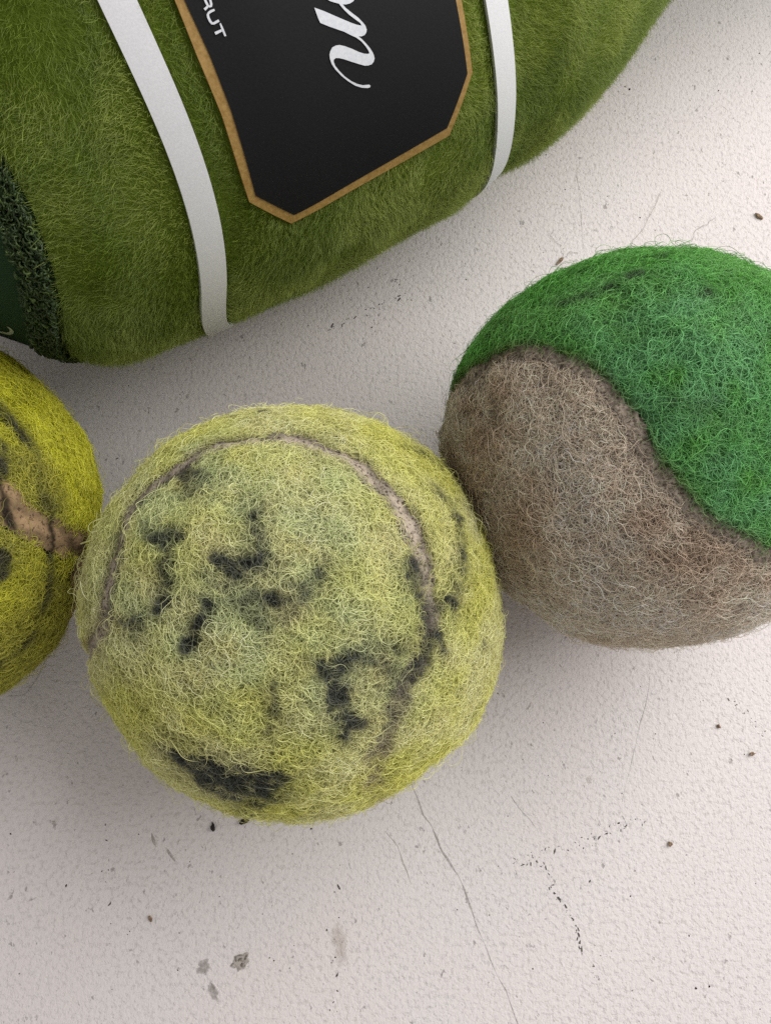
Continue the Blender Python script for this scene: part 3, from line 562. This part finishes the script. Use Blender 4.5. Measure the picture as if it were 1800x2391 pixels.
# ------------------------------------------------------------------ plush bottle
bottle = empty('plush_bottle', (0, 0, 0))
prop(bottle, 'green plush toy bottle with black gold-edged label and white ribbon bands', 'plush toy')
AX = np.array([math.cos(BOT_YAW), math.sin(BOT_YAW), 0]); AW = np.array([-math.sin(BOT_YAW), math.cos(BOT_YAW), 0])
BS = np.array([-.062, -.0605, -.056] + BOT_S + [.135, .155, .175, .235, .24, .2405]); BR = np.array([.0, .008, .0175] + BOT_R + [.0195, .017, .016, .0155, .012, .0])
BR = BR - .0009 * np.exp(-((BS + .024) / .010) ** 2)
BZ = np.array([.049, .049, .049] + BOT_Z + [.0425] * 6)
def spline1(xk, yk):
    m = np.gradient(yk, xk)
    def f(x):
        x = np.clip(x, xk[0], xk[-1]); i = np.clip(np.searchsorted(xk, x) - 1, 0, len(xk) - 2); h = xk[i + 1] - xk[i]; t = (x - xk[i]) / h
        return (2*t**3 - 3*t**2 + 1)*yk[i] + (t**3 - 2*t**2 + t)*h*m[i] + (-2*t**3 + 3*t**2)*yk[i+1] + (t**3 - t**2)*h*m[i+1]
    return f
_rs = np.linspace(BS[0], BS[-1], 700); _rr = np.interp(_rs, BS, BR)
_kw = np.exp(-np.linspace(-2, 2, 21) ** 2); _kw /= _kw.sum(); _rr2 = np.convolve(np.pad(_rr, 10, mode='edge'), _kw, 'valid')
_mid = (_rs > -.053) & (_rs < .2); _rr = np.where(_mid, _rr2, _rr)
PILE = .0015
_lump = Waves(55, 60, 12, 2)
def bot_r(s): return np.interp(s, _rs, _rr) - PILE
def bot_z(s): return np.interp(s, BS, BZ)
def bot(s, th, lift=0.0):
    """point on the plush surface: s along the axis, th around it (90 degrees is up, 180 is the near side)"""
    s = np.asarray(s, float); th = np.asarray(th, float); r = bot_r(s) + lift
    p = s[..., None] * AX + (BOT_OFF + BOT_ASP * r * np.cos(th))[..., None] * AW
    p[..., 2] = bot_z(s) + r * np.sin(th)
    sh = p.reshape(-1, 3); sh = sh + (_lump(sh) * .0004)[:, None] * unit(sh - (sh @ AX)[:, None] * AX - BOT_OFF * AW - np.array([0, 0, .047])); sh[:, 2] = np.maximum(sh[:, 2], .0004)
    return sh.reshape(p.shape)
FUR_END, TRIM_END = -.0160, -.0212
def edge_s(th): return FUR_END - .0090 * smooth(2.5, 3.35, th)      # the seam sags forward low on the side
ring = np.linspace(0, 2 * math.pi, 220, endpoint=False)
S_, T_ = np.meshgrid(np.linspace(0, 1, 200), ring, indexing='ij'); S_ = edge_s(T_) * (1 - S_) + .2404 * S_
P_ = bot(S_, T_).reshape(-1, 3); F_ = [[i * 220 + j, i * 220 + (j + 1) % 220, (i + 1) * 220 + (j + 1) % 220, (i + 1) * 220 + j] for i in range(199) for j in range(220)]
fur_body = mesh_obj('fur_body', P_, F_, M_felt, bottle, True, np.tile([.10, .145, .014], (len(P_), 1)))
def ring_shell(name, lo, hi, n, mat, parent, lift, colors=None):
    q, T = np.meshgrid(np.linspace(0, 1, n), ring, indexing='ij'); S = lo(T) * (1 - q) + hi(T) * q; P = bot(S, T, lift).reshape(-1, 3); b = len(ring)
    F = [[i * b + j, i * b + (j + 1) % b, (i + 1) * b + (j + 1) % b, (i + 1) * b + j] for i in range(n - 1) for j in range(b)]
    return mesh_obj(name, P, F, mat, parent, True, np.tile(colors, (len(P), 1)) if colors is not None else None, np.c_[(T * .047).ravel(), S.ravel()])
ring_shell('base_panel', lambda t: np.full_like(t, -.0618), lambda t: edge_s(t) - .0034, 70, M_cloth, bottle, .0009)

# white ribbons sewn round the body
def band(path, width):
    p = np.array(path); th = p[:, 1]; s = p[:, 0]
    tt = np.linspace(0, 2 * math.pi, 260, endpoint=False); tq = np.where(tt < .3, tt + 2 * math.pi, tt)
    ss = np.interp(tq, th, s, left=s[0], right=s[-1]); back = smooth(th[-1], th[-1] + 1.5, tq); ss = ss * (1 - back) + s[0] * back
    ss = np.convolve(np.r_[ss[-6:], ss, ss[:6]], np.ones(13) / 13, 'valid')
    q = np.array([-1, -1, -.5, 0, .5, 1, 1]); lift = PILE - .00075 + np.array([-.0006, .0002, .00024, .00025, .00024, .0002, -.0006])
    V = np.vstack([bot(ss + width / 2 * a, tt, l) for a, l in zip(q, lift)]); n = len(tt); F = []
    for k in range(6):
        for j in range(n): j2 = (j + 1) % n; F.append([k * n + j, k * n + j2, (k + 1) * n + j2, (k + 1) * n + j])
    o = mesh_obj('ribbon_band', V, F, M_band, bottle); sm = np.ones(len(F), bool); sm[:n] = False; sm[-n:] = False
    o.data.polygons.foreach_set('use_smooth', sm); o.data.set_sharp_from_angle(angle=math.radians(50)); return ss, tt
bands = [band(BAND_1, .0043), band(BAND_2, .0041)]

def patch(name, poly, mat, parent, lift, step_s=.002, step_t=.03, skirt=0.0):
    """a flat printed shape laid on the plush, outline given in (s, th)"""
    bm = bmesh.new(); sc = .047
    co = [Vector((p[0], p[1] * sc, 0)) for p in poly]; vs = [bm.verts.new(c) for c in co]
    for t in tessellate_polygon([co]):
        try: bm.faces.new([vs[i] for i in t])
        except ValueError: pass
    a = np.array([(c.x, c.y) for c in co]); lo, hi = a.min(0), a.max(0)
    for ax, st in ((0, step_s), (1, step_t * sc)):
        for x in np.arange(lo[ax] + st * .37, hi[ax], st):
            nrm = Vector((1, 0, 0)) if ax == 0 else Vector((0, 1, 0)); pt = Vector((x, 0, 0)) if ax == 0 else Vector((0, x, 0))
            bmesh.ops.bisect_plane(bm, geom=bm.verts[:] + bm.edges[:] + bm.faces[:], plane_co=pt, plane_no=nrm)
    bm.verts.ensure_lookup_table()
    rim = {v.index for e in bm.edges if e.is_boundary for v in e.verts}
    bm.normal_update(); P = np.array([v.co[:] for v in bm.verts]); W = bot(P[:, 0], P[:, 1] / sc, lift)
    faces = [[v.index for v in f.verts] for f in bm.faces]; V = W.tolist()
    if skirt:
        W2 = bot(P[:, 0], P[:, 1] / sc, lift - skirt); m = {i: len(V) + k for k, i in enumerate(sorted(rim))}; V += [W2[i].tolist() for i in sorted(rim)]
        for e in bm.edges:
            if e.is_boundary: a_, b_ = e.verts[0].index, e.verts[1].index; faces.append([a_, b_, m[b_], m[a_]])
    bm.free(); o = mesh_obj(name, V, faces, mat, parent, False)
    b2 = bmesh.new(); b2.from_mesh(o.data); bmesh.ops.recalc_face_normals(b2, faces=b2.faces[:]); b2.to_mesh(o.data); b2.free()
    o.data.polygons.foreach_set('use_smooth', np.ones(len(o.data.polygons), bool)); o.data.set_sharp_from_angle(angle=math.radians(40)); return o
def mirror(poly, mid):
    p = [tuple(q) for q in poly]; return p + [(s, 2 * mid - th) for s, th in p[::-1]]
MID = 2.02
label = patch('label', mirror(LABEL, MID), M_gold, bottle, PILE - .0005, skirt=.0009)
patch('label_field', mirror(np.array(LABEL_IN) * .86 + np.array(LABEL) * .14, MID), M_black, label, PILE - .00038)
patch('script_letter', SCRIPT_N, M_print, label, PILE - .00028, .0008, .012)
for k, (ch, poly) in enumerate(PRINT): patch('printed_letter', poly, M_print, label, PILE - .00028 + .00001 * k, .0008, .012)
base_mark = patch('printed_mark', BASE_MARK, M_base_print, bottle, .00105, .0006, .01)

def frame(s, th):
    e = 1e-4; p = bot(s, th); ds_ = unit(bot(s + e, th) - p); dt_ = unit(bot(s, th + e) - p); n = unit(np.cross(ds_, dt_))
    out = p - (s[:, None] * AX + BOT_OFF * AW + np.c_[np.zeros(len(s)), np.zeros(len(s)), bot_z(s)]); sg = np.sign(np.einsum('ij,ij->i', n, out))
    return p, ds_, dt_, n * sg[:, None]
def inside(poly, s, th):
    p = np.array(poly); res = np.zeros(len(s), bool); j = len(p) - 1
    for i in range(len(p)):
        a, b = p[i], p[j]; cond = (a[1] > th) != (b[1] > th)
        with np.errstate(divide='ignore', invalid='ignore'): res ^= cond & (s < (b[0] - a[0]) * (th - a[1]) / (b[1] - a[1]) + a[0])
        j = i
    return res
r = np.random.default_rng(21)
N = 720000; th = r.uniform(0, 2 * math.pi, N); s = r.uniform(FUR_END - .0106, .14, N)
front = (th > 1.75) & (th < 3.75); ok = (front | (r.random(N) < .25)) & (s > edge_s(th) + .0002)
ok &= (r.random(N) < np.clip(bot_r(s) / .047, .1, 1))
for (ss, tt), w_ in zip(bands, (.0043, .0041)): ok &= np.abs(s - np.interp(th, tt, ss)) > w_ * .5 - .0001
ok &= ~inside(mirror(LABEL, MID), s, th)
s, th = s[ok], th[ok]; n = len(s); P0, DS, DT, NR = frame(s, th)
wa, wb, wc = Waves(31, 70, 14, 2), Waves(32, 420, 18, 2), Waves(33, 160, 16, 2)
ang = 2.2 + .8 * wa(P0) + .6 * wc(P0) + .4 * wb(P0) + r.normal(0, .6, n)
lean = np.clip(.9 + .12 * wc(P0 + .3) + .16 * wb(P0 + .7) + r.normal(0, .22, n), .25, 1.45)
near_edge = np.exp(-np.abs(s - edge_s(th)) / .002)
dirs = np.cos(ang)
for (ss, tt), w_ in zip(bands, (.0043, .0041)):                 # combed away from the ribbons
    dd = s - np.interp(th, tt, ss); nb = np.abs(dd) < w_ * .5 + .0022; Lh0 = np.where(nb, .9, 1.0) if 'Lh0' not in globals() else np.where(nb, .9, Lh0); dirs = np.where(nb, np.sign(dd) * (.25 + .6 * np.abs(dirs)), dirs)
D = unit(DS * dirs[:, None] + DT * np.sin(ang)[:, None])
Lh = r.uniform(.0009, .0021, n) * (1 + .12 * wa(P0 + 1.)); Lh = np.where(r.random(n) < .03, Lh * 1.6, Lh) * Lh0
K = 5; pts = np.empty((n, K, 3)); q = P0 - NR * .0002; bend = r.normal(0, .35, n); side = np.cross(NR, D)
for k in range(K):
    pts[:, k] = q; l = np.clip(lean + .16 * (k - 1.5), .1, 1.55)
    d = NR * np.cos(l)[:, None] + (D * np.cos(bend * k * .5)[:, None] + side * np.sin(bend * k * .5)[:, None]) * np.sin(l)[:, None]
    q = q + d * (Lh / (K - 1))[:, None]
pts[:, :, 2] = np.maximum(pts[:, :, 2], .00003)
f = np.clip(.5 + .38 * wc(P0 + 2.) + .36 * wb(P0 + 5.), 0, 1)
c = mixc(C(.19, .26, .034), C(.33, .395, .08), f) * np.exp(r.normal(0, .17, n))[:, None]
glint = r.random(n) < .06; c[glint] = c[glint] * 1.3 + C(.05, .05, .03)  # a few whole strands coloured paler as painted glints
base = r.uniform(.000014, .000024, n)
strands('fur_pile', pts, base[:, None] * np.array([1, 1, .95, .8, .35]), np.clip(c, .002, .7), M_fur, fur_body)

# looped dark green trim where the pile meets the base
NT = 9000; th = r.uniform(0, 2 * math.pi, NT); s = edge_s(th) - .0001 + r.uniform(TRIM_END - FUR_END + .0014, 0, NT)
P0, DS, DT, NR = frame(s, th); K = 9; a0 = r.uniform(0, 6.28, NT); rr = r.uniform(.00018, .00042, NT); pts = np.empty((NT, K, 3)); ax2 = unit(r.normal(size=(NT, 3)))
e1 = unit(np.cross(ax2, NR)); e2 = np.cross(ax2, e1); q0 = P0 + NR * r.uniform(.0006, .0018, NT)[:, None]
for k in range(K):
    a = a0 + k * .85; pts[:, k] = q0 + (e1 * np.cos(a)[:, None] + e2 * np.sin(a)[:, None]) * rr[:, None] + DT * ((k - 4) * .00012)
pts[:, :, 2] = np.maximum(pts[:, :, 2], .00015)
c = mixc(C(.018, .042, .010), C(.050, .085, .020), r.random(NT)); olive = r.random(NT) < .12; c[olive] = C(.12, .18, .045)
trim = ring_shell('looped_trim', lambda t: edge_s(t) - .0046, lambda t: edge_s(t) + .0004, 12, M_felt, bottle, .0005, np.array([.008, .02, .007]))
strands('trim_loops', pts, np.tile(r.uniform(.00007, .00013, NT)[:, None], (1, K)), c, M_fur, trim)

# ------------------------------------------------------------------ crumbs and loose fibres on the floor
def crumb(name, c, size, aspect, ang, h, mat, seed, label, cat='crumb'):
    rr_ = np.random.default_rng(seed); bm = bmesh.new(); bmesh.ops.create_icosphere(bm, subdivisions=3, radius=1.0)
    V = np.array([v.co[:] for v in bm.verts]); F = [[v.index for v in f.verts] for f in bm.faces]; bm.free()
    w = Waves(seed, 2.2, 10, 3); V = V * (1 + .32 * w(V))[:, None]; ca, sa = math.cos(ang), math.sin(ang)
    X = V * np.array([size * aspect, size, h]); X = np.c_[X[:, 0] * ca - X[:, 1] * sa, X[:, 0] * sa + X[:, 1] * ca, X[:, 2]]; X[:, 2] -= X[:, 2].min()
    o = mesh_obj(name, X, F, mat, None, False); o.location = (c[0], c[1], 0.00002); return prop(o, label, cat, 'crumbs on the floor')
crumb('bark_crumb', SPOT['twig'], .00045, 2.3, .75, .0004, M_brown, 1, 'ragged brown bark crumb lying beside the top of the green ball')
crumb('wood_sliver', SPOT['sliver'], .00038, 2.7, -.65, .0003, M_brown, 2, 'flat brown wood sliver on the bright floor at the upper right')
crumb('dark_seed', SPOT['seed'], .00042, 1.7, -1.3, .0004, M_dirt, 3, 'dark brown seed on the floor just below the ink-marked ball')
crumb('moss_crumb', SPOT['moss'], .00050, 1.5, .2, .0004, M_dirt, 8, 'blackish crumb touching the fuzz under the ink-marked ball')
crumb('brown_crumb', SPOT['brown8a'], 0.00034, 1.1, .3, .0003, M_brown, 4, 'round brown crumb right of the dotted crack on the floor')
crumb('brown_crumb', SPOT['brown8b'], 0.00030, 1.0, .1, .0003, M_brown, 5, 'square brown crumb on the floor under the two-tone ball')
crumb('brown_crumb', SPOT['brown8c'], 0.00027, 2.2, .3, .0003, M_brown, 6, 'long brown crumb on the floor near the right picture edge')
crumb('brown_crumb', SPOT['crumb7'], .00036, 1.6, -.9, .0003, M_brown, 7, 'small olive-brown crumb on the floor left of the paint chip')
def loose(path, label, seed):
    p = np.array(path); q = []
    for i in range(len(p) - 1):
        for t in (0, .34, .67): q.append(p[i] + (p[i + 1] - p[i]) * t)
    q.append(p[-1]); q = np.array(q); rr_ = np.random.default_rng(seed); q = q + rr_.normal(0, .00012, q.shape); z = .00012 + np.abs(rr_.normal(0, .0002, len(q)))
    hc = np.c_[q, z][None]
    o = strands('loose_fibre', hc, np.full((1, len(q)), .000028), np.array([[.16, .13, .10]]), M_fibre)
    del o['kind']; return prop(o, label, 'fibre', 'loose fibres on the floor')
for k, lab in enumerate(('long fine fibre straying up from the top of the green ball', 'curled fibre beside the rightmost top of the green ball', 'short fibre arching next to the brown bark crumb', 'faint bent fibre on the floor left of the bark crumb', 'thin fibre trailing on the floor below the mustard-yellow ball')):
    loose(LOOSE[k], lab, 40 + k)
